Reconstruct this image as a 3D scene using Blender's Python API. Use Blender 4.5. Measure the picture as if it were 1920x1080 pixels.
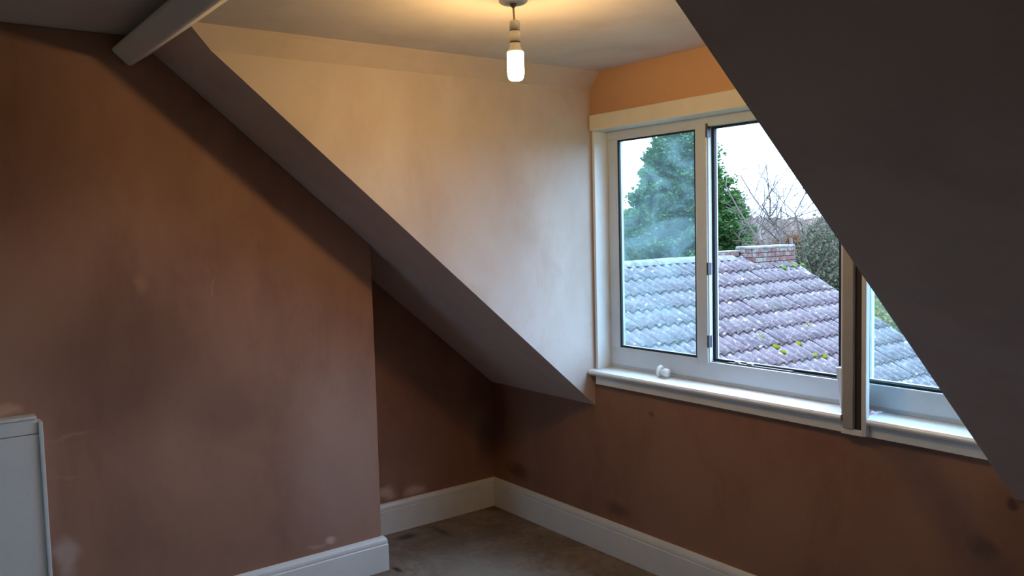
import bpy, bmesh, math, random
from mathutils import Vector, Matrix

for o in list(bpy.data.objects):
    bpy.data.objects.remove(o, do_unlink=True)
scene = bpy.context.scene
C = scene.collection

# ------------------------------------------------------------------ camera
F_PX = 1564.54
cam_d = bpy.data.cameras.new('camera')
cam_d.sensor_width = 36.0
cam_d.lens = 36.0 * F_PX / 1920.0
cam_d.clip_start = 0.02
cam_d.clip_end = 600
cam = bpy.data.objects.new('camera', cam_d)
C.objects.link(cam)
yaw, pit, rol = math.radians(53.0715), math.radians(-4.0506), math.radians(-1.4472)
fd = Vector((-math.sin(yaw) * math.cos(pit), math.cos(yaw) * math.cos(pit), math.sin(pit)))
rt = Vector((math.cos(yaw), math.sin(yaw), 0))
up = rt.cross(fd)
r2 = rt * math.cos(rol) + up * math.sin(rol)
u2 = -rt * math.sin(rol) + up * math.cos(rol)
m = Matrix((r2, u2, -fd)).transposed().to_4x4()
m.translation = Vector((3.4407, -2.4416, 1.4148))
cam.matrix_world = m
scene.camera = cam

# ------------------------------------------------------------------ sky and exposure
world = bpy.data.worlds.new('overcast_sky')
scene.world = world
world.use_nodes = True
bg = world.node_tree.nodes['Background']
bg.inputs['Color'].default_value = (0.466, 0.672, 1.0, 1)
# standard overcast sky: zenith three times as bright as the horizon, L = Lz (1 + 2 sin h) / 3
wn = world.node_tree.nodes; wl = world.node_tree.links
tc = wn.new('ShaderNodeTexCoord'); sx = wn.new('ShaderNodeSeparateXYZ'); wl.new(tc.outputs['Generated'], sx.inputs[0])
mx0 = wn.new('ShaderNodeMath'); mx0.operation = 'MAXIMUM'; wl.new(sx.outputs['Z'], mx0.inputs[0]); mx0.inputs[1].default_value = 0.0
ma = wn.new('ShaderNodeMath'); ma.operation = 'MULTIPLY_ADD'; wl.new(mx0.outputs[0], ma.inputs[0])
SKY_ZENITH = 22.3
ma.inputs[1].default_value = SKY_ZENITH * 2 / 3; ma.inputs[2].default_value = SKY_ZENITH / 3
wl.new(ma.outputs[0], bg.inputs['Strength'])
scene.view_settings.view_transform = 'Standard'
scene.view_settings.look = 'None'
scene.view_settings.exposure = -0.15
scene.view_settings.gamma = 1.0
scene.view_settings.use_curve_mapping = False
BULB = (1.0, 0.65, 0.25)
BULB_STRENGTH = 335.0

# ------------------------------------------------------------------ room measures (metres)
ZS, TP = 0.639, 0.8525          # slope meets the window wall at ZS, climbs TP per metre into the room
XC, XR = 0.776, 2.4676          # dormer cheeks
DB, Y1 = 0.3672, -0.847         # chimney breast face and its end
ZC, ZD = 2.10, 2.062            # ceilings: main, dormer
YT = -(ZC - ZS) / TP            # where slope meets main ceiling
XE, YB = 5.4, -4.6              # far right wall, back wall
SL = lambda y: ZS - y * TP
SY = lambda z: (ZS - z) / TP

# ------------------------------------------------------------------ helpers
def link(name, me, mat=None, parent=None, loc=None):
    o = bpy.data.objects.new(name, me)
    C.objects.link(o)
    if mat is not None and me is not None and len(me.materials) == 0:
        me.materials.append(mat)
    if loc is not None:
        o.location = loc
    if parent is not None:
        o.parent = parent
    return o

def tag(o, label=None, cat=None, group=None, kind=None):
    if label: o['label'] = label
    if cat: o['category'] = cat
    if group: o['group'] = group
    if kind: o['kind'] = kind
    return o

def empty(name, loc):
    o = bpy.data.objects.new(name, None)
    o.empty_display_size = 0.05
    o.location = loc
    C.objects.link(o)
    return o

class MB:
    """collects geometry in world coordinates; build() links it as one mesh"""
    def __init__(s):
        s.bm = bmesh.new()
    def box(s, x0, x1, y0, y1, z0, z1, bev=0.0, seg=2):
        b = bmesh.new()
        vs = [b.verts.new((x, y, z)) for x in (x0, x1) for y in (y0, y1) for z in (z0, z1)]
        for f in ((0,1,3,2),(4,6,7,5),(0,4,5,1),(2,3,7,6),(0,2,6,4),(1,5,7,3)):
            b.faces.new([vs[i] for i in f])
        if bev:
            bmesh.ops.bevel(b, geom=list(b.edges), offset=bev, segments=seg, affect='EDGES', profile=0.5)
        s._add(b); return s
    def prism(s, pts0, pts1, bev=0.0, seg=2):
        """closed loop pts0 joined to pts1"""
        b = bmesh.new()
        A = [b.verts.new(p) for p in pts0]; B = [b.verts.new(p) for p in pts1]
        b.faces.new(A); b.faces.new(B[::-1])
        n = len(A)
        for i in range(n):
            b.faces.new((A[i], B[i], B[(i+1) % n], A[(i+1) % n]))
        bmesh.ops.recalc_face_normals(b, faces=b.faces)
        if bev:
            bmesh.ops.bevel(b, geom=list(b.edges), offset=bev, segments=seg, affect='EDGES', profile=0.5)
        s._add(b); return s
    def lathe(s, prof, base, axis='z', n=32):
        b = bmesh.new()
        rings = []
        for r, h in prof:
            ring = []
            for i in range(n):
                a = 2 * math.pi * i / n
                c, q = r * math.cos(a), r * math.sin(a)
                if axis == 'z': v = (c, q, h)
                elif axis == 'x': v = (h, c, q)
                else: v = (c, h, q)
                ring.append(b.verts.new((v[0] + base[0], v[1] + base[1], v[2] + base[2])))
            rings.append(ring)
        for a, c in zip(rings, rings[1:]):
            for i in range(n):
                b.faces.new((a[i], a[(i+1) % n], c[(i+1) % n], c[i]))
        b.faces.new(rings[0][::-1]); b.faces.new(rings[-1])
        bmesh.ops.recalc_face_normals(b, faces=b.faces)
        s._add(b); return s
    def tube(s, pts, rad, n=8):
        b = bmesh.new()
        pts = [Vector(p) for p in pts]
        rad = rad if isinstance(rad, (list, tuple)) else [rad] * len(pts)
        rings = []
        for k, p in enumerate(pts):
            t = (pts[min(k+1, len(pts)-1)] - pts[max(k-1, 0)]).normalized()
            a = t.orthogonal().normalized(); c = t.cross(a)
            rings.append([b.verts.new(p + (a * math.cos(2*math.pi*i/n) + c * math.sin(2*math.pi*i/n)) * rad[k]) for i in range(n)])
        for a, c in zip(rings, rings[1:]):
            for i in range(n):
                b.faces.new((a[i], a[(i+1) % n], c[(i+1) % n], c[i]))
        b.faces.new(rings[0][::-1]); b.faces.new(rings[-1])
        bmesh.ops.recalc_face_normals(b, faces=b.faces)
        s._add(b); return s
    def _add(s, b):
        me = bpy.data.meshes.new('tmp'); b.to_mesh(me); b.free()
        s.bm.from_mesh(me); bpy.data.meshes.remove(me)
    def build(s, name, mat, parent=None, smooth=False, local=True):
        bmesh.ops.recalc_face_normals(s.bm, faces=s.bm.faces)
        me = bpy.data.meshes.new(name)
        off = parent_origin(parent) if (parent is not None and local) else Vector((0, 0, 0))
        if off.length: bmesh.ops.translate(s.bm, verts=s.bm.verts, vec=-off)
        s.bm.to_mesh(me); s.bm.free()
        if smooth:
            for p in me.polygons: p.use_smooth = True
        return link(name, me, mat, parent)

def parent_origin(p):
    v = Vector((0, 0, 0))
    while p is not None:
        v += p.location; p = p.parent
    return v

def box(name, mat, parent, x0, x1, y0, y1, z0, z1, bev=0.0, seg=2):
    return MB().box(x0, x1, y0, y1, z0, z1, bev, seg).build(name, mat, parent)

def pydata(name, verts, faces, mat, parent=None, smooth=False, local=True):
    me = bpy.data.meshes.new(name)
    if parent is not None and local:
        o = parent_origin(parent)
        verts = [(v[0]-o.x, v[1]-o.y, v[2]-o.z) for v in verts]
    me.from_pydata(verts, [], faces)
    if smooth:
        me.polygons.foreach_set('use_smooth', [True] * len(me.polygons))
    return link(name, me, mat, parent)

# ------------------------------------------------------------------ materials
class NT:
    def __init__(s, name):
        s.mat = bpy.data.materials.new(name); s.mat.use_nodes = True
        s.t = s.mat.node_tree; s.t.nodes.clear()
        s.out = s.t.nodes.new('ShaderNodeOutputMaterial')
    def n(s, typ, **kw):
        nd = s.t.nodes.new(typ)
        for k, v in kw.items():
            if k.startswith('i_'):
                key = k[2:].replace('_', ' ')
                nd.inputs[int(key) if key.isdigit() else key].default_value = v
            else: setattr(nd, k, v)
        return nd
    def l(s, a, b): s.t.links.new(a, b)
    def pos(s):
        return s.n('ShaderNodeNewGeometry').outputs['Position']
    def noise(s, vec, scale, detail=4, rough=0.55, dist=0.0):
        nd = s.n('ShaderNodeTexNoise', i_Scale=scale, i_Detail=detail, i_Roughness=rough, i_Distortion=dist)
        s.l(vec, nd.inputs['Vector']); return nd.outputs['Fac']
    def ramp(s, fac, a, b, lo=0.0, hi=1.0):
        nd = s.n('ShaderNodeMapRange', interpolation_type='SMOOTHSTEP')
        s.l(fac, nd.inputs[0])
        for i, v in zip((1, 2, 3, 4), (a, b, lo, hi)): nd.inputs[i].default_value = v
        return nd.outputs[0]
    def mix(s, fac, a, b):
        nd = s.n('ShaderNodeMix', data_type='RGBA', blend_type='MIX')
        for inp, v in ((nd.inputs[0], fac), (nd.inputs[6], a), (nd.inputs[7], b)):
            if isinstance(v, (int, float)): inp.default_value = v
            elif isinstance(v, tuple): inp.default_value = (*v, 1) if len(v) == 3 else v
            else: s.l(v, inp)
        return nd.outputs[2]
    def mul(s, a, b):
        nd = s.n('ShaderNodeMath', operation='MULTIPLY')
        for inp, v in ((nd.inputs[0], a), (nd.inputs[1], b)):
            if isinstance(v, (int, float)): inp.default_value = v
            else: s.l(v, inp)
        return nd.outputs[0]
    def scaled(s, vec, sc):
        nd = s.n('ShaderNodeMapping'); nd.inputs['Scale'].default_value = sc
        s.l(vec, nd.inputs['Vector']); return nd.outputs[0]
    def bump(s, h, strength, dist=0.002):
        nd = s.n('ShaderNodeBump', i_Strength=strength, i_Distance=dist)
        s.l(h, nd.inputs['Height']); return nd.outputs[0]
    def finish(s, col, rough=0.6, normal=None, spec=0.5, **kw):
        b = s.n('ShaderNodeBsdfPrincipled')
        if isinstance(col, tuple): b.inputs['Base Color'].default_value = (*col, 1)
        else: s.l(col, b.inputs['Base Color'])
        if isinstance(rough, (int, float)): b.inputs['Roughness'].default_value = rough
        else: s.l(rough, b.inputs['Roughness'])
        b.inputs['Specular IOR Level'].default_value = spec
        for k, v in kw.items(): b.inputs[k.replace('_', ' ')].default_value = v
        if normal is not None: s.l(normal, b.inputs['Normal'])
        s.l(b.outputs[0], s.out.inputs[0])
        return s.mat
    def spot(s, vec, c, r, soft=0.45):
        """1 inside an ellipsoid blob at c with radii r, fading to 0"""
        a = s.n('ShaderNodeVectorMath', operation='SUBTRACT'); s.l(vec, a.inputs[0]); a.inputs[1].default_value = c
        d = s.n('ShaderNodeVectorMath', operation='DIVIDE'); s.l(a.outputs[0], d.inputs[0]); d.inputs[1].default_value = r
        L = s.n('ShaderNodeVectorMath', operation='LENGTH'); s.l(d.outputs[0], L.inputs[0])
        return s.ramp(L.outputs['Value'], soft, 1.0, 1.0, 0.0)

def plaster(name, c1, c2, c3, spots=(), streak=(1, 1, 1), rough=0.7, scale=1.0):
    t = NT(name)
    p = t.pos()
    q = t.scaled(p, streak)
    big = t.noise(q, 1.3 * scale, 5, 0.6, 0.6)
    med = t.noise(q, 4.5 * scale, 6, 0.65, 0.3)
    fine = t.noise(p, 60, 4, 0.6)
    col = t.mix(t.ramp(big, 0.36, 0.66), c1, c2)
    col = t.mix(t.mul(t.ramp(med, 0.45, 0.75), 0.65), col, c3)
    if spots:
        dn = t.n('ShaderNodeTexNoise', i_Scale=9.0, i_Detail=4.0); t.l(p, dn.inputs['Vector'])
        off = t.n('ShaderNodeVectorMath', operation='MULTIPLY_ADD')
        t.l(dn.outputs['Color'], off.inputs[0]); off.inputs[1].default_value = (0.09,) * 3; off.inputs[2].default_value = (-0.045,) * 3
        dp = t.n('ShaderNodeVectorMath', operation='ADD'); t.l(p, dp.inputs[0]); t.l(off.outputs[0], dp.inputs[1])
        for c, r, cc, k in spots:
            col = t.mix(t.mul(t.spot(dp.outputs[0], c, r, 0.25), k), col, cc)
    h = t.n('ShaderNodeMath', operation='ADD'); t.l(med, h.inputs[0]); t.l(t.mul(fine, 0.15), h.inputs[1])
    rg = t.ramp(med, 0.3, 0.7, rough - 0.1, rough + 0.1)
    return t.finish(col, rg, t.bump(h.outputs[0], 0.25, 0.004), 0.35)

def paint(name, c, rough=0.4, dirt=0.0, dirt_c=(0.3, 0.25, 0.2)):
    t = NT(name)
    p = t.pos()
    a = t.noise(p, 7, 5, 0.6); f = t.noise(t.scaled(p, (1, 1, 1)), 90, 3)
    col = t.mix(t.ramp(a, 0.35, 0.75), c, tuple(v * 0.93 for v in c))
    if dirt:
        col = t.mix(t.mul(t.ramp(t.noise(p, 26, 6, 0.7), 0.58, 0.75), dirt), col, dirt_c)
    return t.finish(col, rough, t.bump(f, 0.08, 0.001), 0.5)

def plain(name, c, rough=0.5, metallic=0.0):
    t = NT(name)
    a = t.noise(t.pos(), 40, 3)
    col = t.mix(t.ramp(a, 0.3, 0.7), c, tuple(v * 0.85 for v in c))
    return t.finish(col, rough, Metallic=metallic)

LIGHT_PATCH = (0.62, 0.45, 0.36)
DARK_PATCH = (0.07, 0.03, 0.022)  # brown-black for the wall smudges and the darker wall corner
M = {}
M['wall_left'] = plaster('plaster_gable', (0.28, 0.135, 0.095), (0.34, 0.175, 0.12), (0.23, 0.108, 0.08), spots=[
    ((0, -0.62, 0.185), (0.1, 0.06, 0.05), LIGHT_PATCH, 0.75), ((0, -0.47, 0.17), (0.1, 0.09, 0.035), LIGHT_PATCH, 0.6),
    ((0, -0.02, 0.35), (0.1, 0.12, 0.22), DARK_PATCH, 0.45), ((0, -0.05, 0.6), (0.1, 0.16, 0.18), DARK_PATCH, 0.4)], streak=(1, 1, 0.55))
M['wall_breast'] = plaster('plaster_breast', (0.31, 0.155, 0.105), (0.41, 0.22, 0.15), (0.25, 0.128, 0.095), spots=[
    ((DB, -1.80, 0.98), (0.3, 0.42, 0.36), (0.19, 0.088, 0.058), 0.62), ((DB, -1.45, 0.78), (0.3, 0.22, 0.16), (0.2, 0.095, 0.07), 0.5), ((DB, -1.02, 0.50), (0.3, 0.30, 0.55), (0.42, 0.27, 0.22), 0.6), ((DB, -2.1, 1.7), (0.3, 0.35, 0.4), (0.2, 0.095, 0.06), 0.6),
    ((DB, -1.07, 0.178), (0.1, 0.035, 0.02), LIGHT_PATCH, 0.8), ((DB, -1.13, 0.168), (0.1, 0.05, 0.014), LIGHT_PATCH, 0.35),
    ((DB, -2.01, 0.36), (0.1, 0.05, 0.10), (0.56, 0.42, 0.36), 0.8), ((DB, -2.154, 0.88), (0.1, 0.06, 0.03), (0.62, 0.36, 0.24), 0.85),
    ((DB, -1.74, 1.25), (0.1, 0.02, 0.06), (0.55, 0.28, 0.17), 0.5), ((DB, -1.49, 1.23), (0.1, 0.012, 0.06), (0.55, 0.28, 0.17), 0.45),
    ((DB, -1.97, 0.76), (0.1, 0.09, 0.012), (0.5, 0.27, 0.18), 0.45), ((DB, -1.99, 0.63), (0.1, 0.06, 0.01), (0.5, 0.27, 0.18), 0.4)],
    streak=(1, 1, 0.45))
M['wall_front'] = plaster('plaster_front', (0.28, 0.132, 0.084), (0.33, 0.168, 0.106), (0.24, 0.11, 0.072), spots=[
    ((0.20, 0, 0.22), (0.13, 0.1, 0.07), DARK_PATCH, 0.6), ((0.91, 0, 0.20), (0.12, 0.1, 0.06), DARK_PATCH, 0.5),
    ((0.02, 0, 0.5), (0.16, 0.1, 0.3), DARK_PATCH, 0.4), ((1.111, 0, 0.657), (0.025, 0.1, 0.02), DARK_PATCH, 0.5),
    ((2.385, 0, 0.475), (0.05, 0.1, 0.05), (0.06, 0.025, 0.022), 0.55), ((2.47, 0, 0.63), (0.03, 0.1, 0.02), DARK_PATCH, 0.7),
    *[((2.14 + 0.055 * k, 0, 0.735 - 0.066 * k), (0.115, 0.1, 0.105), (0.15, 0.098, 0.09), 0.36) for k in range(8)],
    ((1.6, 0, 2.0), (1.6, 0.1, 0.4), (0.62, 0.36, 0.20), 0.95)], streak=(1, 1, 0.6))
M['cheek'] = plaster('plaster_cheek', (0.54, 0.44, 0.385), (0.62, 0.53, 0.48), (0.48, 0.365, 0.30), streak=(1, 1, 0.6), rough=0.6)
M['cove'] = plaster('plaster_cove', (0.52, 0.40, 0.32), (0.58, 0.46, 0.385), (0.45, 0.33, 0.255), rough=0.65)
M['slope'] = plaster('plaster_slope', (0.60, 0.455, 0.40), (0.66, 0.51, 0.45), (0.54, 0.40, 0.35), rough=0.7)
M['ceiling'] = plaster('plaster_ceiling', (0.58, 0.50, 0.46), (0.64, 0.56, 0.51), (0.52, 0.43, 0.38), rough=0.7)
M['rear'] = plaster('plaster_rear', (0.27, 0.16, 0.12), (0.31, 0.19, 0.14), (0.23, 0.13, 0.10))
M['white'] = paint('white_gloss_paint', (0.78, 0.77, 0.74), 0.35, 0.15)
M['white_old'] = paint('white_timber_paint', (0.62, 0.60, 0.57), 0.45, 0.35)
M['beam'] = paint('faded_white_beam_paint', (0.84, 0.78, 0.74), 0.4, 0.1)
M['upvc'] = paint('white_plastic_frame', (0.59, 0.66, 0.72), 0.3)
M['sill'] = paint('white_sill_paint', (0.84, 0.83, 0.80), 0.3, 0.35)
M['header'] = paint('cream_header_paint', (0.74, 0.70, 0.62), 0.45)
M['rubber'] = plain('black_rubber', (0.012, 0.014, 0.02), 0.6)
M['dark_gap'] = plain('dark_slot_brown', (0.045, 0.035, 0.028), 0.8)  # near-black brown for the gap between the post boards
M['post'] = paint('grey_primed_timber', (0.36, 0.33, 0.30), 0.6, 0.4)
M['metal'] = plain('dull_steel', (0.45, 0.46, 0.48), 0.4, 0.8)
M['dark_metal'] = plain('dark_striker_metal', (0.10, 0.10, 0.12), 0.45, 0.7)
M['rose'] = plain('grey_plastic', (0.42, 0.44, 0.46), 0.4)
M['plastic'] = plain('white_plastic', (0.80, 0.80, 0.77), 0.4)
M['cord'] = plain('cream_flex', (0.55, 0.42, 0.22), 0.5)
M['ring'] = plain('shadow_groove_plastic', (0.25, 0.22, 0.18), 0.6)
M['lead'] = plain('lead_flashing', (0.063, 0.064, 0.052), 0.6)
M['mortar'] = plain('old_mortar', (0.079, 0.064, 0.045), 0.9)
M['felt'] = plain('roof_underlay', (0.03, 0.03, 0.032), 0.9)

t = NT('bulb_glass')
e = t.n('ShaderNodeEmission', i_Strength=BULB_STRENGTH); e.inputs['Color'].default_value = (*BULB, 1)
t.l(e.outputs[0], t.out.inputs[0]); M['bulb'] = t.mat

def glass(name, film_lo, film_hi, tint):
    t = NT(name)
    p = t.pos()
    tr = t.n('ShaderNodeBsdfTransparent'); tr.inputs[0].default_value = (*tint, 1)
    gl = t.n('ShaderNodeBsdfGlossy', i_Roughness=0.03); gl.inputs[0].default_value = (0.9, 0.95, 0.97, 1)
    lw = t.n('ShaderNodeLayerWeight', i_Blend=0.5)
    pw = t.n('ShaderNodeMath', operation='POWER'); t.l(lw.outputs['Facing'], pw.inputs[0]); pw.inputs[1].default_value = 5.0
    fr = t.n('ShaderNodeMath', operation='MULTIPLY_ADD'); t.l(pw.outputs[0], fr.inputs[0]); fr.inputs[1].default_value = 0.9; fr.inputs[2].default_value = 0.03
    mx = t.n('ShaderNodeMixShader'); t.l(fr.outputs[0], mx.inputs[0]); t.l(tr.outputs[0], mx.inputs[1]); t.l(gl.outputs[0], mx.inputs[2])
    film = t.n('ShaderNodeBsdfTranslucent'); film.inputs[0].default_value = (0.62, 0.86, 0.86, 1)
    smear = t.noise(t.scaled(p, (1.2, 1, 2.2)), 3.2, 5, 0.6, 1.6)
    fac = t.ramp(smear, 0.35, 0.72, film_lo, film_hi)
    m2 = t.n('ShaderNodeMixShader'); t.l(fac, m2.inputs[0]); t.l(mx.outputs[0], m2.inputs[1]); t.l(film.outputs[0], m2.inputs[2])
    t.l(m2.outputs[0], t.out.inputs[0])
    return t.mat
M['glass_foggy'] = glass('misted_glass', 0.016, 0.06, (0.88, 0.965, 0.97))
M['glass'] = glass('window_glass', 0.012, 0.03, (0.88, 0.97, 0.97))

# carpet
t = NT('worn_carpet'); p = t.pos()
a = t.noise(p, 3.4, 6, 0.75, 0.6); b_ = t.noise(p, 22, 6, 0.8); f = t.noise(p, 320, 3, 0.8)
col = t.mix(t.ramp(a, 0.35, 0.68), (0.23, 0.165, 0.118), (0.42, 0.33, 0.26))
col = t.mix(t.mul(t.ramp(b_, 0.48, 0.66), 0.6), col, (0.15, 0.10, 0.07))
col = t.mix(t.mul(f, 0.35), col, (0.52, 0.45, 0.38))
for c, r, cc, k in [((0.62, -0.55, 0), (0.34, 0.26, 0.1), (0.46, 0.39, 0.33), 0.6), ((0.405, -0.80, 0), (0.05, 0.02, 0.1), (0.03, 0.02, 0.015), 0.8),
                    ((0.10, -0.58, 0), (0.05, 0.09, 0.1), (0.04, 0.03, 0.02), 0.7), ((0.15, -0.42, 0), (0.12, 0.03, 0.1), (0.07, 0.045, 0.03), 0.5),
                    ((0.03, -0.03, 0), (0.1, 0.1, 0.1), (0.08, 0.05, 0.03), 0.6)]:  # last spot: shade of the room corner put into the carpet colour
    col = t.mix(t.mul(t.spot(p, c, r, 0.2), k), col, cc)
M['carpet'] = t.finish(col, 0.95, t.bump(f, 0.9, 0.006), 0.1)

# roof tiles: purple-brown concrete, pale lichen, per-tile shade
t = NT('concrete_roof_tile'); p = t.pos()
info = t.n('ShaderNodeObjectInfo')
a = t.noise(p, 2.2, 5, 0.6); b_ = t.noise(p, 17, 6, 0.8); s_ = t.noise(p, 9, 4, 0.7)
col = t.mix(t.ramp(info.outputs['Random'], 0, 1), (0.033, 0.018, 0.021), (0.052, 0.030, 0.033))
col = t.mix(t.mul(t.ramp(a, 0.42, 0.7), 0.55), col, (0.064, 0.050, 0.044))
col = t.mix(t.mul(t.ramp(b_, 0.49, 0.62), 0.85), col, (0.135, 0.098, 0.098))
vo = t.n('ShaderNodeTexVoronoi', i_Scale=8.0, i_Randomness=1.0); t.l(p, vo.inputs['Vector'])
sp = t.mul(t.ramp(vo.outputs['Distance'], 0.14, 0.24, 1, 0), t.ramp(s_, 0.44, 0.52))
col = t.mix(t.mul(sp, 0.85), col, (0.26, 0.20, 0.18))
col = t.mix(t.mul(t.ramp(t.noise(p, 1.1, 3), 0.55, 0.7), 0.4), col, (0.045, 0.045, 0.028))
M['tile'] = t.finish(col, 0.55, t.bump(b_, 0.6, 0.012), 0.4)

t = NT('lichened_ridge_tile'); p = t.pos()
col = t.mix(t.ramp(t.noise(p, 8, 5, 0.7), 0.4, 0.6), (0.0571, 0.0485, 0.0391), (0.1069, 0.0970, 0.0812))
col = t.mix(t.ramp(t.noise(p, 24, 4, 0.7), 0.58, 0.66), col, (0.1782, 0.1627, 0.1414))
M['ridge'] = t.finish(col, 0.8, t.bump(t.noise(p, 40, 4), 0.4, 0.01))

t = NT('weathered_red_brick'); p = t.pos(); info = t.n('ShaderNodeObjectInfo')
col = t.mix(info.outputs['Random'], (0.0927, 0.0266, 0.0196), (0.0713, 0.0360, 0.0301))
col = t.mix(t.ramp(t.noise(p, 5.5, 4, 0.7), 0.48, 0.60), col, (0.1176, 0.1033, 0.0843))
col = t.mix(t.mul(t.ramp(t.noise(p, 30, 4, 0.7), 0.5, 0.75), 0.5), col, (0.0428, 0.0250, 0.0211))
M['brick'] = t.finish(col, 0.85, t.bump(t.noise(p, 60, 4), 0.5, 0.008))

EXT = 0.42
def leafmat(name, c1, c2, c3, trans=0.25):
    c1, c2, c3 = [tuple(v * EXT * w for v, w in zip(c, (1.0, 0.86, 0.68))) for c in (c1, c2, c3)]
    t = NT(name); p = t.pos()
    col = t.mix(t.ramp(t.noise(p, 2.0, 3), 0.35, 0.65), c1, c2)
    col = t.mix(t.mul(t.ramp(t.noise(p, 9, 3), 0.5, 0.75), 0.6), col, c3)
    d = t.n('ShaderNodeBsdfDiffuse'); t.l(col, d.inputs[0])
    tr = t.n('ShaderNodeBsdfTranslucent'); t.l(col, tr.inputs[0])
    mx = t.n('ShaderNodeMixShader', i_0=trans); t.l(d.outputs[0], mx.inputs[1]); t.l(tr.outputs[0], mx.inputs[2])
    t.l(mx.outputs[0], t.out.inputs[0]); return t.mat
M['conifer'] = leafmat('conifer_green', (0.085, 0.20, 0.085), (0.13, 0.29, 0.11), (0.21, 0.40, 0.14))
M['moss_y'] = leafmat('yellow_moss', (0.17, 0.19, 0.02), (0.23, 0.24, 0.03), (0.10, 0.13, 0.03), 0.1)
M['moss_g'] = leafmat('green_moss', (0.11, 0.21, 0.05), (0.16, 0.27, 0.07), (0.08, 0.15, 0.04), 0.1)
M['ivy'] = leafmat('grey_green_leaf', (0.14, 0.17, 0.13), (0.20, 0.23, 0.18), (0.28, 0.28, 0.22))
M['rust'] = leafmat('rusty_leaf', (0.24, 0.13, 0.09), (0.30, 0.17, 0.11), (0.20, 0.13, 0.10))
M['yellow'] = leafmat('yellow_autumn_leaf', (0.36, 0.33, 0.06), (0.20, 0.26, 0.08), (0.46, 0.36, 0.10))
M['bark'] = plain('grey_bark', (0.040, 0.029, 0.021), 0.9)
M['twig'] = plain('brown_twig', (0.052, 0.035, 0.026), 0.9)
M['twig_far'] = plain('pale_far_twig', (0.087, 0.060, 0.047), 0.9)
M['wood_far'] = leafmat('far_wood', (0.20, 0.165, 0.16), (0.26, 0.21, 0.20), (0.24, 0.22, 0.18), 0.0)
M['render'] = plain('house_render', (0.179, 0.139, 0.099), 0.9)
M['grass'] = leafmat('lawn', (0.07, 0.12, 0.04), (0.09, 0.14, 0.05), (0.11, 0.12, 0.06), 0.0)

# ------------------------------------------------------------------ room shell
def struct(o, label=None):
    return tag(o, label, kind='structure')

struct(box('floor', M['carpet'], None, -0.1, XE + 0.1, YB - 0.1, 0.12, -0.1, 0), 'worn brown carpet covering the attic floor')
XZ = lambda x, pts: [(x, y, z) for y, z in pts]
gab = [(0, 0), (0, ZS), (YT, ZC), (YB, ZC), (YB, 0)]
struct(MB().prism(XZ(0, gab), XZ(-0.1, gab)).build('wall_left', M['wall_left']), 'brown plaster gable wall in the alcove under the slope')
br = [(Y1, 0), (Y1, SL(Y1)), (YT, ZC), (-3.4, ZC), (-3.4, 0)]
struct(MB().prism(XZ(DB, br), XZ(0, br), 0.004).build('wall_left_breast', M['wall_breast']), 'brown plastered chimney breast projecting from the gable wall')
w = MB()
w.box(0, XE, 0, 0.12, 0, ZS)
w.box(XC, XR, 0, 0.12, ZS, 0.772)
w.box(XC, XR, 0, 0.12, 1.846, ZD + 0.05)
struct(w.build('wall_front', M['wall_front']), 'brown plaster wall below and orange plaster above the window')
struct(box('wall_right', M['rear'], None, XE, XE + 0.1, YB, 0, 0, ZC), 'plaster wall closing the room on the right')
wb = MB(); BX0, BX1, BZ0, BZ1 = 0.55, 1.55, 0.88, 1.65
wb.box(0, BX0, YB - 0.1, YB, 0, ZC); wb.box(BX1, XE, YB - 0.1, YB, 0, ZC)
wb.box(BX0, BX1, YB - 0.1, YB, 0, BZ0); wb.box(BX0, BX1, YB - 0.1, YB, BZ1, ZC)
struct(wb.build('wall_back', M['rear']), 'plaster wall behind the camera')
struct(box('ceiling', M['ceiling'], None, 0, XE, YB, YT, ZC, ZC + 0.1), 'flat plaster ceiling of the main room')
struct(box('ceiling_dormer', M['ceiling'], None, XC, XR, YT, 0.12, ZD, ZD + 0.14), 'pale plaster ceiling inside the dormer')
def slope(name, x0, x1, label):
    prof = [(0, ZS), (YT, ZC), (YT, ZC + 0.12), (0.0, ZS + 0.12)]
    struct(MB().prism(XZ(x0, prof), XZ(x1, prof)).build(name, M['slope']), label)
slope('ceiling_slope_left', 0, XC - 0.004, 'narrow strip of sloping ceiling left of the dormer')
slope('ceiling_slope_right', XR + 0.004, XE, 'dark sloping ceiling right of the dormer, nearest the camera')
ck = [(0, ZS), (0.12, ZS), (0.12, ZD + 0.02), (SY(ZD + 0.02), ZD + 0.02)]
struct(MB().prism(XZ(XC, ck), XZ(XC - 0.004, ck)).build('wall_dormer_left', M['cheek']), 'pale plaster dormer cheek lit by the window')
struct(MB().prism(XZ(XR, ck), XZ(XR + 0.004, ck)).build('wall_dormer_right', M['cheek']), 'right hand dormer cheek, hidden behind the slope')
def cove(name, x, sgn):
    lo, hi, dx0, dx1 = 1.988, ZD + 0.004, 0.05, 0.066
    # facets cut by the slope plane at the near end
    A = [(x - sgn*0.002, SY(lo), lo), (x - sgn*0.002, SY(hi), hi), (x + sgn*dx0, SY(hi), hi)]
    B = [(x - sgn*0.002, 0.0, lo), (x - sgn*0.002, 0.0, hi), (x + sgn*dx1, 0.0, hi)]
    struct(MB().prism(A, B).build(name, M['cove']), 'plaster cove between dormer cheek and ceiling, ' + ('left' if sgn > 0 else 'right') + ' side')
cove('trim_1', XC, 1)
cove('trim_2', XR, -1)

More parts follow.
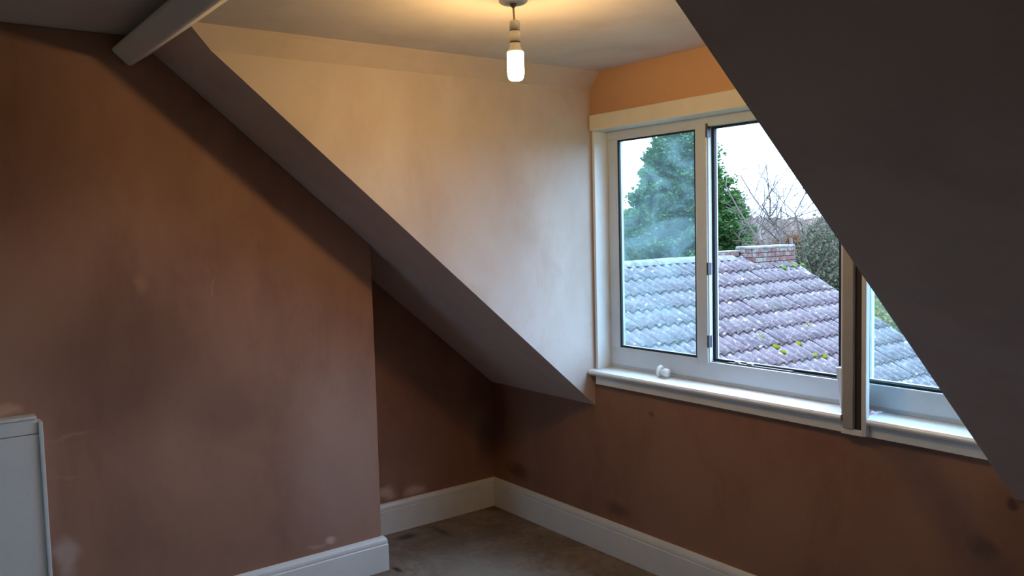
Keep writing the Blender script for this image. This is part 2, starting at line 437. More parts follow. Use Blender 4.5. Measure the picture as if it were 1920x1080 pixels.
# baseboards
BP = [(0, 0), (0.020, 0), (0.020, 0.110), (0.0165, 0.114), (0.0185, 0.119), (0.0175, 0.130), (0.012, 0.140), (0.006, 0.145), (0, 0.145)]
def bb(name, pts, label):
    """pts: list of (origin xy, outward xy) stations of the run; profile is swept along them"""
    vs, fs = [], []
    n = len(BP)
    for (ox, oy), (dx, dy) in pts:
        for d, z in BP: vs.append((ox + dx * d, oy + dy * d, z + 0.001))
    for k in range(len(pts) - 1):
        for i in range(n):
            a, b = k*n + i, k*n + (i+1) % n
            fs.append((a, b, b + n, a + n))
    fs.append(tuple(range(n))); fs.append(tuple(range((len(pts)-1)*n, len(pts)*n))[::-1])
    o = pydata(name, vs, fs, M['white'])
    b = bmesh.new(); b.from_mesh(o.data); bmesh.ops.recalc_face_normals(b, faces=b.faces); b.to_mesh(o.data); b.free()
    struct(o, label)
bb('baseboard_left', [((0, Y1 + 0.001), (1, 0)), ((0, 0), (1, -1))], 'white painted skirting board in the alcove')
bb('baseboard_front', [((0, 0), (1, -1)), ((XE, 0), (0, -1))], 'long white skirting board under the window')
bb('baseboard_breast', [((DB, -2.066), (1, 0)), ((DB, Y1), (1, 1)), ((0.022, Y1), (0, 1))], 'white skirting board wrapping the chimney breast corner')

# ------------------------------------------------------------------ windows
YW = 0.078
SZ = 0.800
def member(name, par, x0, x1, z0, z1, y0=YW, y1=0.132, mat='upvc', bev=0.004):
    return box(name, M[mat], par, x0, x1, y0, y1, z0, z1, bev)

GX0, GX1 = 0.857, 1.281       # fixed light glass opening
OX0, OX1 = 1.339, 1.888       # open light
Zb, Zt = 0.897, 1.779
win = empty('window_1', (1.37, YW, SZ)); tag(win, 'white plastic two-light window, fixed misted left light and open right light', kind='structure')
FX0, FX1 = 0.797, 1.960
member('frame_bottom', win, FX0, FX1, SZ + 0.014, Zb - 0.012)
box('frame_cill_strip', M['upvc'], win, FX0, FX1, YW + 0.008, 0.13, SZ, SZ + 0.016, 0.002)
member('frame_head', win, FX0, FX1, Zt + 0.004, 1.846)
member('frame_jamb', win, FX0, GX0 - 0.008, Zb - 0.0125, Zt + 0.0045, YW, 0.116)
member('mullion', win, GX1 + 0.006, OX0, Zb - 0.03, Zt + 0.03, YW - 0.002)
member('frame_jamb', win, OX1 + 0.012, FX1, Zb - 0.0125, Zt + 0.0045)
def ring(par, name, mat, x0, x1, z0, z1, wd, y0, y1, bev=0.0):
    mb = MB()
    mb.box(x0, x0 + wd, y0, y1, z0, z1, bev); mb.box(x1 - wd, x1, y0, y1, z0, z1, bev)
    mb.box(x0 + wd, x1 - wd, y0, y1, z0, z0 + wd, bev); mb.box(x0 + wd, x1 - wd, y0, y1, z1 - wd, z1, bev)
    return mb.build(name, M[mat], par)
# fixed light: bead, gasket, spacer, pane
ring(win, 'glazing_bead', 'upvc', GX0 - 0.012, GX1 + 0.010, Zb - 0.014, Zt + 0.010, 0.010, YW + 0.001, 0.098, 0.002)
ring(win, 'gasket', 'rubber', GX0 - 0.003, GX1 + 0.003, Zb - 0.005, Zt + 0.003, 0.010, YW + 0.004, YW + 0.013)
ring(win, 'glass_spacer', 'metal', GX0 - 0.002, GX1 + 0.002, Zb - 0.003, Zt + 0.003, 0.006, 0.094, 0.106)
box('pane', M['glass_foggy'], win, GX0, GX1, 0.0925, 0.0935, Zb, Zt)
# open light: stepped rebate seen through the missing sash
ring(win, 'inner_rebate', 'upvc', OX0 - 0.001, OX1 + 0.013, Zb - 0.018, Zt + 0.012, 0.006, YW + 0.003, 0.100, 0.0015)
ring(win, 'weather_seal', 'rubber', OX0 + 0.003, OX1 + 0.010, Zb - 0.014, Zt + 0.008, 0.012, 0.104, 0.114)
ring(win, 'outer_flange', 'upvc', OX0 + 0.000, OX1 + 0.012, Zb - 0.017, Zt + 0.010, 0.0140, 0.118, 0.125, 0.001)
# right jamb of the open light: dark seal showing beside the post
box('jamb_seal', M['rubber'], win, OX1 - 0.002, OX1 + 0.011, YW + 0.004, 0.102, Zb, Zt, 0.001)
for z0, z1 in ((1.742, 1.794), (1.220, 1.267), (0.939, 0.986)):
    k = box('striker_plate', M['dark_metal'], win, OX0 - 0.003, OX0 + 0.006, YW - 0.0035, YW + 0.016, z0, z1, 0.001)
    tag(k, 'dark metal lock striker on the mullion')
st = MB()
st.box(1.42, 1.70, 0.092, 0.104, Zb - 0.013, Zb - 0.008)
st.box(1.455, 1.475, 0.086, 0.100, Zb - 0.012, Zb + 0.001, 0.003)
st.box(1.510, 1.535, 0.086, 0.100, Zb - 0.012, Zb + 0.001, 0.003)
st.box(1.470, 1.515, 0.090, 0.096, Zb - 0.012, Zb - 0.006, 0.001)
tag(st.build('friction_stay', M['metal'], win), 'steel friction stay along the bottom of the open light')

# right window behind the slope
w2 = empty('window_2', (2.25, YW, SZ)); tag(w2, 'white plastic window half hidden behind the sloping ceiling', kind='structure')
RX0, RX1 = 2.045, 2.440
member('frame_bottom', w2, 1.962, XR, SZ + 0.014, Zb - 0.010)
box('frame_cill_strip', M['upvc'], w2, 1.962, XR, YW + 0.008, 0.13, SZ, SZ + 0.016, 0.002)
member('frame_head', w2, 1.962, XR, Zt + 0.004, 1.846)
member('frame_jamb', w2, 1.962, 1.985, Zb - 0.0105, Zt + 0.0045)
member('frame_jamb', w2, RX1 - 0.02, XR, Zb - 0.0105, Zt + 0.0045)
ring(w2, 'gasket', 'rubber', 1.981, RX1 - 0.017, Zb - 0.010, Zt + 0.004, 0.008, YW + 0.008, YW + 0.013)
ring(w2, 'glass_spacer', 'metal', 1.984, RX1 - 0.018, Zb - 0.003, Zt + 0.003, 0.006, 0.094, 0.106)
box('pane', M['glass'], w2, 1.984, RX1 - 0.02, 0.0925, 0.0935, Zb - 0.004, Zt)

# window in the wall behind the camera
w3 = empty('window_3', (1.05, YB, BZ0)); tag(w3, 'white framed window in the wall behind the camera', kind='structure')
for x0, x1, z0, z1, nm in ((BX0, BX0 + 0.06, BZ0 + 0.06, BZ1 - 0.06, 'frame_jamb'), (BX1 - 0.06, BX1, BZ0 + 0.06, BZ1 - 0.06, 'frame_jamb'), (1.02, 1.08, BZ0 + 0.06, BZ1 - 0.06, 'mullion'),
                           (BX0, BX1, BZ0, BZ0 + 0.06, 'frame_bottom'), (BX0, BX1, BZ1 - 0.06, BZ1, 'frame_head')):
    box(nm, M['upvc'], w3, x0, x1, YB - 0.08, YB - 0.02, z0, z1, 0.003)
for x0, x1 in ((BX0 + 0.06, 1.02), (1.08, BX1 - 0.06)):
    box('pane', M['glass'], w3, x0, x1, YB - 0.052, YB - 0.05, BZ0 + 0.06, BZ1 - 0.06)

# jamb lining, header, sills, mullion post
struct(box('trim_3', M['white'], None, XC + 0.006, 0.797, 0.001, 0.118, SZ, 1.846, 0.002), 'white jamb lining between dormer cheek and window frame')
struct(box('trim_4', M['header'], None, XC + 0.008, XR - 0.001, -0.014, YW + 0.004, 1.820, 1.886, 0.004), 'cream painted head board across the top of the window')
def sill(name, x0, x1, label, horn=0.0):
    s = empty(name, ((x0 + x1) / 2, 0, SZ - 0.03))
    prof = [(0.10, 0.8), (-0.030, 0.8), (-0.037, 0.797), (-0.041, 0.790), (-0.041, 0.785), (-0.037, 0.779), (-0.030, 0.776), (0.10, 0.776)]
    MB().prism([(x0, y, z) for y, z in prof], [(x1, y, z) for y, z in prof]).build('window_board', M['sill'], s)
    box('apron', M['white'], s, x0 + horn, x1, -0.020, 0.0, 0.738, 0.7765, 0.002)
    struct(s, label); return s
sill('window_sill_1', XC + 0.001, 1.968, 'white window board with rounded nosing under the two-light window', 0.026)
sill('window_sill_2', 2.0412, XR - 0.001, 'white window board right of the mullion post')
post = empty('trim_5', (2.01, 0, 0.74)); struct(post, 'grey timber mullion post between the two windows')
box('post_board', M['post'], post, 1.975, 2.010, -0.040, 0.055, 0.757, 1.846, 0.003)
box('slot', M['dark_gap'], post, 2.008, 2.041, -0.026, -0.006, 0.757, 1.846)
box('edge_board', M['white_old'], post, 2.040, 2.056, -0.043, -0.022, 0.742, 1.846, 0.002)
box('edge_lining', M['white_old'], post, 1.968, 1.9755, -0.036, 0.10, 0.80, 1.846, 0.002)
box('foot_strip', M['white'], post, 1.966, 2.042, -0.034, 0.0, 0.738, 0.757, 0.002)
MB().prism([(1.905, 0.032, 0.935), (1.967, 0.020, 0.940), (1.967, 0.020, 0.801), (1.930, 0.020, 0.801)],
           [(1.905, 0.077, 0.935), (1.967, 0.077, 0.940), (1.967, 0.077, 0.801), (1.930, 0.077, 0.801)], 0.004).build('sealant_block', M['upvc'], post)

# ------------------------------------------------------------------ purlin beam
dv = Vector((0.83, 0.56))
A_, B_ = Vector((-1.793, 2.048)), Vector((-1.736, 1.994))
C_, D_ = B_ + dv * 0.10, A_ + dv * 0.10
sec = [(A_.x, A_.y), (B_.x, B_.y), (C_.x, C_.y), (D_.x, D_.y)]
beam = MB().prism(XZ(DB + 0.001, sec), XZ(XE - 0.001, sec), 0.012, 3).build('ceiling_beam', M['beam'])
tag(beam, 'white painted timber purlin where the slope meets the ceiling', 'beam')

# ------------------------------------------------------------------ pendant lamp
lamp = empty('pendant_lamp', (1.5655, -1.0, ZD)); tag(lamp, 'lit bare bulb hanging on a short flex from the dormer ceiling', 'lamp')
LX, LY = 1.5655, -1.0
MB().lathe([(0.036, ZD - 0.0005), (0.041, ZD - 0.006), (0.040, ZD - 0.018), (0.034, ZD - 0.023), (0.012, ZD - 0.024)], (LX - 0.004, LY, 0)).build('ceiling_rose', M['rose'], lamp, True)
MB().lathe([(0.010, ZD - 0.022), (0.008, ZD - 0.030), (0.004, ZD - 0.035)], (LX - 0.004, LY, 0), n=16).build('flex_grommet', M['ring'], lamp, True)
MB().tube([(LX - 0.004, LY, ZD - 0.028), (LX - 0.003, LY, 2.015), (LX - 0.0005, LY, 1.985)], 0.0028, 10).build('flex', M['cord'], lamp, True)
h = MB().lathe([(0.006, 1.992), (0.013, 1.991), (0.0148, 1.988), (0.0150, 1.965)], (LX, LY, 0), n=28).build('holder_cap', M['plastic'], lamp, True)
MB().lathe([(0.0138, 1.966), (0.0138, 1.961)], (LX, LY, 0), n=28).build('groove', M['ring'], lamp, True)
MB().lathe([(0.0152, 1.962), (0.0154, 1.936), (0.0150, 1.934)], (LX, LY, 0), n=28).build('holder_skirt', M['plastic'], lamp, True)
MB().lathe([(0.0142, 1.935), (0.0142, 1.930)], (LX, LY, 0), n=28).build('groove', M['ring'], lamp, True)
MB().lathe([(0.0140, 1.931), (0.0150, 1.922), (0.0190, 1.912), (0.0225, 1.907), (0.0225, 1.9055)], (LX, LY, 0), n=28).build('bulb_base', M['plastic'], lamp, True)
prof = [(0.0215, 1.9055), (0.0232, 1.902), (0.0232, 1.850)]
prof += [(0.0232 - 0.010 + 0.010 * math.cos(a), 1.850 - 0.022 * math.sin(a)) for a in [math.radians(q) for q in (15, 30, 45, 60, 75, 90)]]
prof += [(0.006, 1.827)]
MB().lathe(prof, (LX, LY, 0), n=32).build('bulb', M['bulb'], lamp, True)

# ------------------------------------------------------------------ small plastic knob lying on the sill
kn = empty('plastic_knob', (1.135, 0.042, SZ)); tag(kn, 'small white plastic knob lying on its side on the window sill', 'knob')
kx, ky = 1.122, 0.042
MB().lathe([(0.012, -0.004), (0.0235, -0.003), (0.0250, 0.0), (0.0235, 0.004), (0.012, 0.006)], (kx, ky, SZ + 0.0252), axis='x', n=24).build('flange', M['plastic'], kn, True)
MB().lathe([(0.010, 0.004), (0.012, 0.016), (0.0165, 0.024), (0.0165, 0.040), (0.013, 0.044)], (kx, ky, SZ + 0.0225), axis='x', n=20).build('grip', M['plastic'], kn, True)

# ------------------------------------------------------------------ white boxing on the breast
bx = empty('boxing_panel', (DB + 0.03, -2.5, 0)); tag(bx, 'white painted low wooden boxing standing against the chimney breast', 'panel')
XF = DB + 0.045
box('panel_board', M['white'], bx, DB + 0.001, XF, -2.95, -2.078, 0.001, 0.797, 0.002)
box('top_rail', M['white'], bx, DB + 0.001, XF, -2.95, -2.078, 0.7995, 0.846, 0.002)
box('top_lip', M['white'], bx, DB + 0.001, XF + 0.006, -2.96, -2.082, 0.8465, 0.858, 0.003)
box('edge_bead', M['white'], bx, DB + 0.001, XF + 0.010, -2.0775, -2.066, 0.001, 0.838, 0.003)

# ------------------------------------------------------------------ neighbouring house
PH = math.radians(30); G = 0.345
rx0, rz0 = -4.567, 0.667
RXg, RZg = -4.95, 0.885
YV = 9.48
GZ = -5.0
house = empty('house', (RXg, 6.0, GZ)); tag(house, 'neighbouring house with mossy purple tiled roof and brick chimney stub', 'house')
cs, sn = math.cos(PH), math.sin(PH)
# deck below tiles, both sides, plus walls
def roofpt(d, n=0.0):        # d = distance down from ridge, n = normal offset
    return (RXg + d * cs + n * sn, RZg - 0.03 - d * sn + n * cs)
YN = 2.88
LD = 0.44 + 10 * G + 0.03
a0, a1, b0, b1 = roofpt(0, -0.02), roofpt(LD, -0.02), roofpt(LD, -0.10), roofpt(0, -0.10)
XZp = lambda y, pts: [(x, y, z) for x, z in pts]
MB().prism(XZp(YN, [a0, a1, b1 if False else b0, b1][:4]), XZp(YV - 0.03, [a0, a1, b0, b1])).build('roof_deck', M['felt'], house)
mir = [(2 * RXg - x, z) for x, z in (a0, a1, b0, b1)]
tag(MB().prism(XZp(YN, mir), XZp(YV - 0.03, mir)).build('roof_deck', M['ridge'], house), 'far side of the roof')
wx0, wx1 = 2 * RXg - (a1[0] - 0.35), a1[0] - 0.35
gp = [(wx0, GZ), (wx1, GZ), (wx1, b0[1] + 0.20), (RXg, b1[1] - 0.02), (wx0, b0[1] + 0.20)]
MB().prism(XZp(YN + 0.1, gp), XZp(YV - 0.12, gp)).build('house_wall', M['render'], house)
# one tile mesh: two rolls wide, origin at middle of its lower edge
TW = 0.33; NS = 12; TL = 0.42
vs, fs = [], []
for k, (d, n0) in enumerate(((-TL, -0.028), (0.0, 0.008))):
    for i in range(NS + 1):
        v = -TW / 2 + TW * i / NS
        ph_ = (i / NS * 2) % 1.0
        n = n0 + 0.056 * (0.5 + 0.5 * math.cos(2 * math.pi * (ph_ - 0.3))) ** 0.85
        vs.append((d * cs + n * sn, v, -d * sn + n * cs))
for i in range(NS + 1):
    x, y, z = vs[NS + 1 + i]; vs.append((x - 0.034 * sn - 0.006, y, z - 0.034 * cs))
for i in range(NS):
    fs.append((i, NS + 1 + i, NS + 2 + i, i + 1))
    fs.append((NS + 1 + i, 2 * NS + 2 + i, 2 * NS + 3 + i, NS + 2 + i))
tme = bpy.data.meshes.new('roof_tile'); tme.from_pydata(vs, [], fs)
for i, p_ in enumerate(tme.polygons): p_.use_smooth = (i % 2 == 0)
tme.materials.append(M['tile'])
rng = random.Random(4)
hl = house.location
for k in range(11):
    for j in range(20):
        y = YV - TW * (j + 0.5)
        d = k * G
        o = link('roof_tile', tme, None, house, (rx0 + d * cs - hl.x, y - hl.y + rng.uniform(-.002, .002), rz0 - d * sn - hl.z + rng.uniform(-.003, .003)))
        o.rotation_euler = (rng.uniform(-.012, .012), rng.uniform(-.012, .012), rng.uniform(-.008, .008))
# ridge tiles: half round
vs, fs = [], []
RL = 0.44; n = 8
for k, (yy, sc) in enumerate(((-RL / 2, 1.0), (RL / 2, 0.97))):
    for i in range(n + 1):
        a = math.pi * (0.06 + 0.88 * i / n)
        vs.append((0.125 * sc * math.cos(a), yy, 0.10 * sc * math.sin(a)))
for i in range(n): fs.append((i, i + 1, n + 2 + i, n + 1 + i))
fs.append(tuple(range(n + 1)))
rme = bpy.data.meshes.new('ridge_tile'); rme.from_pydata(vs, [], fs)
for p_ in rme.polygons: p_.use_smooth = True
rme.materials.append(M['ridge'])
y = YN + RL / 2
while y < 8.3:
    o = link('ridge_tile', rme, None, house, (RXg - hl.x, y - hl.y, RZg - 0.055 - hl.z + rng.uniform(-.008, .008)))
    o.rotation_euler = (rng.uniform(-.015, .015), 0, rng.uniform(-.02, .02)); y += RL
# verge mortar strip
MB().prism([(*((lambda q: (q[0], YV - 0.01, q[1]))(roofpt(d, n_))),) for d, n_ in ((0.0, 0.035), (LD, 0.035), (LD, -0.10), (0.0, -0.10))],
           [(*((lambda q: (q[0], YV + 0.035, q[1]))(roofpt(d, n_))),) for d, n_ in ((0.0, 0.035), (LD, 0.035), (LD, -0.10), (0.0, -0.10))]).build('verge', M['ridge'], house)
# chimney: mortar core, bricks laid round it, mortar cap
chim = box('chimney', M['mortar'], house, -5.02, -4.692, 8.412, 9.455, 0.45, 1.005)
def brickmesh(lx, ly, lz):
    b = MB().box(-lx/2, lx/2, -ly/2, ly/2, -lz/2, lz/2, 0.006, 1)
    me = bpy.data.meshes.new('brick'); b.bm.to_mesh(me); b.bm.free(); me.materials.append(M['brick']); return me
bs, bh, be = brickmesh(0.05, 0.205, 0.062), brickmesh(0.05, 0.095, 0.062), brickmesh(0.205, 0.05, 0.062)
beh = brickmesh(0.095, 0.05, 0.062)
rows = 6
for r in range(rows):
    z = 0.975 - r * 0.073
    def put(me, x, y): 
        o = link('brick', me, None, chim, (x - hl.x + rng.uniform(-.004, .004), y - hl.y + rng.uniform(-.003, .003), z - hl.z))
        o.rotation_euler = (0, 0, rng.uniform(-.02, .02))
    y = 8.405
    if r % 2: put(bh, -4.697, y + 0.0475); y += 0.107
    while y + 0.2 < 9.47:
        put(bs, -4.697, y + 0.1025); y += 0.216
    if 9.46 - y > 0.07: put(bh, -4.697, y + 0.0475)
    x = -4.73
    if not r % 2: put(beh, x - 0.0475, 8.417); x -= 0.107
    while x - 0.2 > -5.06:
        put(be, x - 0.1025, 8.417); x -= 0.216
cap = MB().box(-5.03, -4.668, 8.385, 9.47, 0.998, 1.045, 0.016)
tag(cap.build('mortar_cap', M['ridge'], chim), 'pale lichen covered mortar cap')
# low brick upstand beside the chimney
up_ = box('brick_upstand', M['mortar'], house, -5.12, -4.95, 7.70, 8.36, 0.62, 0.945)
for r in range(3):
    z = 0.925 - r * 0.073; y = 7.70 + (0.107 if r % 2 else 0)
    while y + 0.2 < 8.40:
        o = link('brick', bs, None, up_, (-4.945 - hl.x, y + 0.1025 - hl.y, z - hl.z)); y += 0.216
MB().box(-5.14, -4.925, 7.68, 8.38, 0.955, 0.985, 0.01).build('mortar_cap', M['ridge'], up_)
# lead flashing at chimney foot
fl = [roofpt(0.02, 0.04), roofpt(0.46, 0.045), roofpt(0.46, 0.035), roofpt(0.02, 0.03)]
MB().prism(XZp(8.16, fl), XZp(8.42, fl)).build('flashing', M['lead'], house)
fl = [roofpt(0.28, 0.045), roofpt(0.46, 0.05), roofpt(0.46, 0.04), roofpt(0.28, 0.035)]
MB().prism(XZp(8.42, fl), XZp(9.47, fl)).build('flashing', M['lead'], house)
# moss clumps
def blob(name, mat, par, x, y, z, rx, ry, rz, seed):
    b = bmesh.new(); bmesh.ops.create_icosphere(b, subdivisions=3, radius=1)
    q = random.Random(seed)
    ph = [q.uniform(0, 6.28) for _ in range(6)]
    for v in b.verts:
        c = v.co
        k = 1 + 0.16 * math.sin(5*c.x + ph[0]) * math.sin(6*c.y + ph[1]) + 0.12 * math.sin(11*c.x + ph[2]) * math.cos(9*c.y + ph[3]) + q.uniform(-.06, .06)
        v.co = Vector((c.x * rx * k, c.y * ry * k, c.z * rz * k))
    R = Matrix.Rotation(PH, 4, 'Y')
    bmesh.ops.transform(b, matrix=Matrix.Translation((x, y, z)) @ R, verts=b.verts)
    off = parent_origin(par); bmesh.ops.translate(b, verts=b.verts, vec=-off)
    me = bpy.data.meshes.new(name); b.to_mesh(me); b.free()
    for p_ in me.polygons: p_.use_smooth = True
    return link(name, me, mat, par)
def roof_at(px, py):
    o = cam.matrix_world.translation
    v = fd + r2 * ((px - 960) / F_PX) - u2 * ((py - 540) / F_PX)
    nn = Vector((sn, 0, cs)); k = nn.dot(Vector((rx0, 0, rz0 + 0.02)) - o) / nn.dot(v)
    return o + v * k
for i, (px, py, s, mt) in enumerate([(1455, 651, 1.0, 'moss_y'), (1470, 661, .85, 'moss_y'), (1496, 645, .9, 'moss_y'), (1425, 633, .9, 'moss_y'), (1512, 610, .7, 'moss_y'),
                                     (1528, 667, .85, 'moss_y'), (1545, 669, .9, 'moss_y'), (1488, 499, 1.3, 'moss_g'), (1470, 503, 1.1, 'moss_g'), (1505, 497, .8, 'moss_g'),
                                     (1262, 642, .8, 'moss_g')]):
    q = roof_at(px, py)
    blob('moss_clump', M[mt], house, q.x, q.y, q.z + 0.005, 0.045 * s, 0.075 * s, 0.024 * s, i)

# ------------------------------------------------------------------ garden, trees, distance
struct(box('ground', M['grass'], None, -220, 160, -150, 320, GZ - 0.2, GZ), 'grass below the house')

def at(px, py, Y):
    o = cam.matrix_world.translation
    v = fd + r2 * ((px - 960) / F_PX) - u2 * ((py - 540) / F_PX)
    return o + v * ((Y - o.y) / v.y)

def leaf_cloud(points, size, rnd, droop=0.3):
    """each point: (pos, outward dir); ragged quads"""
    vs, fs = [], []
    for p, d in points:
        s = size * rnd.uniform(.6, 1.35)
        d = (d + Vector((rnd.uniform(-.6, .6), rnd.uniform(-.6, .6), rnd.uniform(-.6, .6) - droop))).normalized()
        a = d.cross(Vector((rnd.uniform(-1, 1), rnd.uniform(-1, 1), rnd.uniform(-1, 1)))).normalized()
        i = len(vs)
        vs += [tuple(p - a * s * .22), tuple(p + d * s * .45 - a * s * .38), tuple(p + d * s), tuple(p + d * s * .5 + a * s * .38), tuple(p + a * s * .22)]
        fs.append((i, i+1, i+2, i+3, i+4))
    return vs, fs

rnd = random.Random(11)
# conifer
cb = at(1280, 480, 18.0)
con = empty('conifer_tree', (cb.x, cb.y, GZ)); tag(con, 'tall dense green conifer behind the ridge of the tiled roof', 'tree')
MB().tube([(cb.x, cb.y, GZ), (cb.x, cb.y, 0), (cb.x, cb.y, 4.6)], [0.28, 0.2, 0.03], 10).build('trunk', M['bark'], con)
def rad_c(z):
    if z > 5.5: return 0.05
    if z > 1.7: return 0.12 + (5.5 - z) / 3.8 * 1.72
    return 1.84 + (1.7 - z) / 6.7 * 0.25
pts = []
br = MB()
for i in range(760):
    z = rnd.uniform(-2.5, 5.5) if i > 60 else rnd.uniform(3.5, 5.5)
    a = rnd.uniform(0, 2 * math.pi)
    R = rad_c(z) * rnd.uniform(.70, 1.12)
    o_ = Vector((math.cos(a), math.sin(a), 0))
    up0 = 0.25 + 0.35 * rnd.random()
    base = Vector((cb.x, cb.y, z - R * up0 * 0.6))
    tip = Vector((cb.x, cb.y, z)) + o_ * R
    if i % 4 == 0: br.tube([base, base.lerp(tip, .6), tip], [0.03, 0.02, 0.006], 4)
    nlf = int(60 + R * 105)
    for k in range(nlf):
        f_ = 1 - 0.6 * rnd.random() ** 2.2
        q = base.lerp(tip, f_)
        w_ = 0.07 + 0.30 * (1.05 - f_) * min(1, R) + 0.08 * min(1, R)
        q += Vector((rnd.gauss(0, w_), rnd.gauss(0, w_), rnd.gauss(0, w_ * .75) + 0.0)) * 0.62
        pts.append((q, (o_ + Vector((0, 0, .35))).normalized()))
br.build('branches', M['bark'], con)
vs, fs = leaf_cloud(pts, 0.10, rnd)
tag(pydata('foliage', vs, fs, M['conifer'], con), kind='stuff')

# bare trees
def bare_tree(name, label, base, height, seed, mat_t, mat_b, spread=0.55, levels=6, r0=0.2, lean=(0, 0), reach=None):
    q = random.Random(seed)
    t_ = empty(name, base); tag(t_, label, 'tree', 'bare winter trees beyond the roof')
    b0 = Vector(base)
    trunk_top = b0 + Vector((lean[0], lean[1], height * 0.36))
    MB().tube([b0, b0.lerp(trunk_top, .5) + Vector((q.uniform(-.1, .1), 0, 0)), trunk_top], [r0, r0 * .85, r0 * .7], 8).build('trunk', mat_t, t_)
    vs, fs = [], []
    def seg(p, e, ra, rb, n=3):
        d = (e - p).normalized(); a = d.orthogonal().normalized(); c = d.cross(a); i = len(vs)
        for P_, R_ in ((p, ra), (e, rb)):
            for k in range(n):
                an = 2 * math.pi * k / n; vs.append(tuple(P_ + (a * math.cos(an) + c * math.sin(an)) * R_))
        for k in range(n): fs.append((i + k, i + (k+1) % n, i + n + (k+1) % n, i + n + k))
    def grow(p, d, L, r, lev):
        steps = 3
        for s_ in range(steps):
            d = (d + Vector((q.uniform(-.2, .2), q.uniform(-.2, .2), q.uniform(-.12, .16)))).normalized()
            e = p + d * (L / steps)
            if reach and (e - b0).dot(Vector((-0.82, -0.57, 0))) > reach: return
            seg(p, e, r, r * .86, 4 if lev > 3 else 3); r *= .86; p = e
            if lev > 0 and (s_ > 0 or lev < levels):
                for _ in range(q.choice((1, 1, 2))):
                    ax = d.orthogonal(); ax.rotate(Matrix.Rotation(q.uniform(0, 6.283), 3, d))
                    nd = (d * (1 - spread) + ax.normalized() * spread * q.uniform(.7, 1.3) + Vector((0, 0, .06))).normalized()
                    grow(p, nd, L * q.uniform(.55, .8), r * .62, lev - 1)
    for k in range(5):
        a = 2 * math.pi * k / 5 + q.uniform(-.4, .4)
        d = Vector((math.cos(a) * .8, math.sin(a) * .8, q.uniform(.35, 1.1))).normalized()
        grow(trunk_top - Vector((0, 0, q.uniform(0, height * .1))), d, height * q.uniform(.22, .3), r0 * .5, levels - 2)
    pydata('branches', vs, fs, mat_b, t_)
    return len(fs)
def tree_px(px, py, Y, z=GZ):
    v = at(px, py, Y); return (v.x, v.y, z)
nb = []
nb.append(bare_tree('bare_tree', 'large bare tree with ivy at its foot and arching branches right of the chimney stub', tree_px(1536, 480, 14.0), 11.6, 3, M['bark'], M['twig'], 0.6, 6, 0.13, reach=1.9))
big_tree = [o for o in C.objects if o.name == 'bare_tree'][0]
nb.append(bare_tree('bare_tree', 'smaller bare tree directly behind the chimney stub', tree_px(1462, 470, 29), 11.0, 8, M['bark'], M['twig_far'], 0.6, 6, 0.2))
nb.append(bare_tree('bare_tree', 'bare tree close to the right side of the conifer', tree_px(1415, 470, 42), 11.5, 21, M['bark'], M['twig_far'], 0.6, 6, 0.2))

def shrub(name, label, cat, c, r, mat, n, size, seed, stems=7):
    q = random.Random(seed)
    s_ = empty(name, (c[0], c[1], GZ)); tag(s_, label, cat)
    mb = MB(); pts = []
    for k in range(stems):
        a = q.uniform(0, 6.28); e = Vector(c) + Vector((math.cos(a) * r[0] * .6, math.sin(a) * r[1] * .6, r[2] * q.uniform(.2, .8)))
        b0 = Vector((c[0] + math.cos(a) * .15, c[1] + math.sin(a) * .15, GZ))
        mb.tube([b0, b0.lerp(e, .5) + Vector((0, 0, .3)), e], [0.05, 0.035, 0.01], 5)
    mb.build('stems', M['bark'], s_)
    cl = []
    for k in range(26):
        v = Vector((q.gauss(0, 1), q.gauss(0, 1), q.gauss(0, 1))).normalized() * q.uniform(.45, .95)
        cl.append(Vector((c[0] + v.x * r[0], c[1] + v.y * r[1], c[2] + v.z * r[2])))
    for k in range(n):
        p_ = q.choice(cl); s0 = min(r) * .30
        o_ = Vector((q.gauss(0, 1), q.gauss(0, 1), q.gauss(0, 1)))
        pts.append((p_ + o_ * s0 * .6, o_.normalized()))
    vs, fs = leaf_cloud(pts, size, q, 0.2)
    tag(pydata('foliage', vs, fs, mat, s_), kind='stuff')
q = random.Random(5); v = at(1548, 490, 13.4); pts = []
cl = []
for k in range(40):
    d_ = Vector((q.gauss(0, 1), q.gauss(0, 1), q.gauss(0, 1))).normalized() * q.uniform(.4, 1.0)
    cl.append(Vector((v.x + d_.x * 1.05, v.y + d_.y * 0.9, v.z - 0.45 + d_.z * 1.15)))
for k in range(15000):
    o_ = Vector((q.gauss(0, 1), q.gauss(0, 1), q.gauss(0, 1))); pts.append((q.choice(cl) + o_ * 0.17, o_.normalized()))
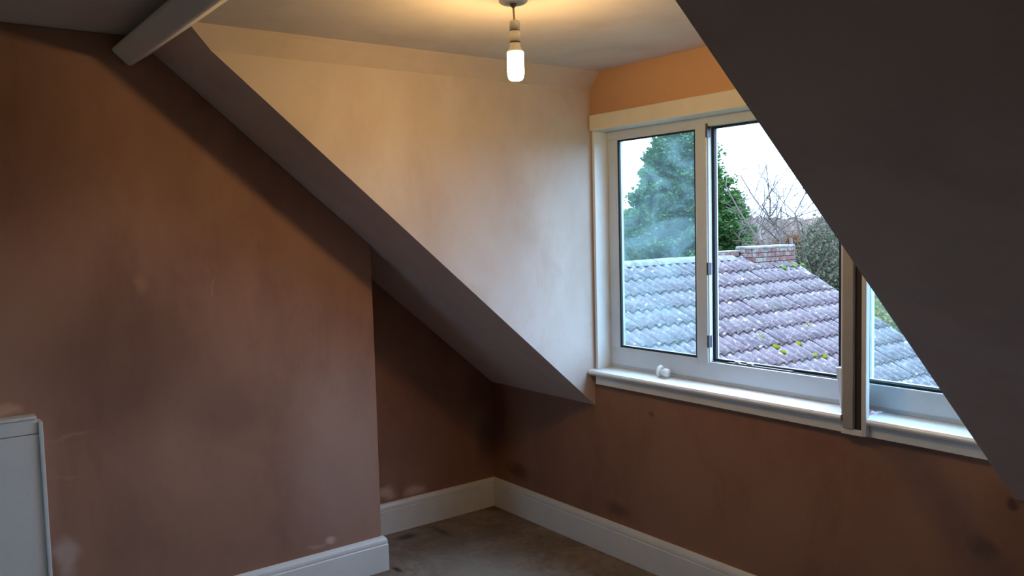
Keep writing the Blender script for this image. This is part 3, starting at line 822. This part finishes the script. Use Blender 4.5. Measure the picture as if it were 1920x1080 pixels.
lv, lf = leaf_cloud(pts, 0.055, q, 0.2)
tag(pydata('ivy', lv, lf, M['ivy'], big_tree), 'grey-green ivy', kind='stuff')
v = at(1478, 458, 23); shrub('rusty_shrub', 'rust-leaved shrub showing just above the chimney stub', 'bush', (v.x, v.y, v.z - 0.35), (1.4, 1.0, 0.6), M['rust'], 7000, 0.09, 6)
v = at(1672, 598, 10.7); shrub('yellow_shrub', 'yellow autumn shrub past the roof verge, seen through the right pane', 'bush', (v.x, v.y, v.z - 0.2), (0.6, 0.65, 0.6), M['yellow'], 9000, 0.055, 7)
v = at(1180, 465, 30); shrub('rusty_shrub', 'rust-leaved shrub left of the conifer at the window edge', 'bush', (v.x, v.y, v.z - 0.5), (1.6, 1.0, 0.9), M['rust'], 6000, 0.11, 9)

# distant woodland on a low rise
q = random.Random(2); vs, fs = [], []
NX, NY = 150, 12
for j in range(NY):
    for i in range(NX):
        px = 1080 + 900 * i / (NX - 1); Y = 60 + j * 5.0
        b0 = at(px, 414, 60 + 2 * j)
        top = at(px, 409 - 5 * math.sin((px - 1100) / 75.0) - 4 * math.sin(px / 31.0), 60)
        h_ = max(0.0, math.sin(math.pi * min(1, (j + 0.0) / 5.0) / 2)) if j < 6 else 1.0
        z = GZ + (top.z - GZ) * h_
        d_ = (Vector((b0.x, b0.y, 0)) - Vector((cam.location.x, cam.location.y, 0)))
        k = 1 + 0.03 * j
        base_ = at(px, 414, 60)
        x = cam.matrix_world.translation.x + (base_.x - cam.matrix_world.translation.x) * k
        yv = cam.matrix_world.translation.y + (base_.y - cam.matrix_world.translation.y) * k
        vs.append((x + q.uniform(-.4, .4), yv, z + (q.uniform(-.5, .5) if j > 1 else 0)))
for j in range(NY - 1):
    for i in range(NX - 1):
        fs.append((j*NX + i, j*NX + i + 1, (j+1)*NX + i + 1, (j+1)*NX + i))
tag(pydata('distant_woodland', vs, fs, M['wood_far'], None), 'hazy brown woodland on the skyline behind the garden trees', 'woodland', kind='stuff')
print('branch faces', nb)
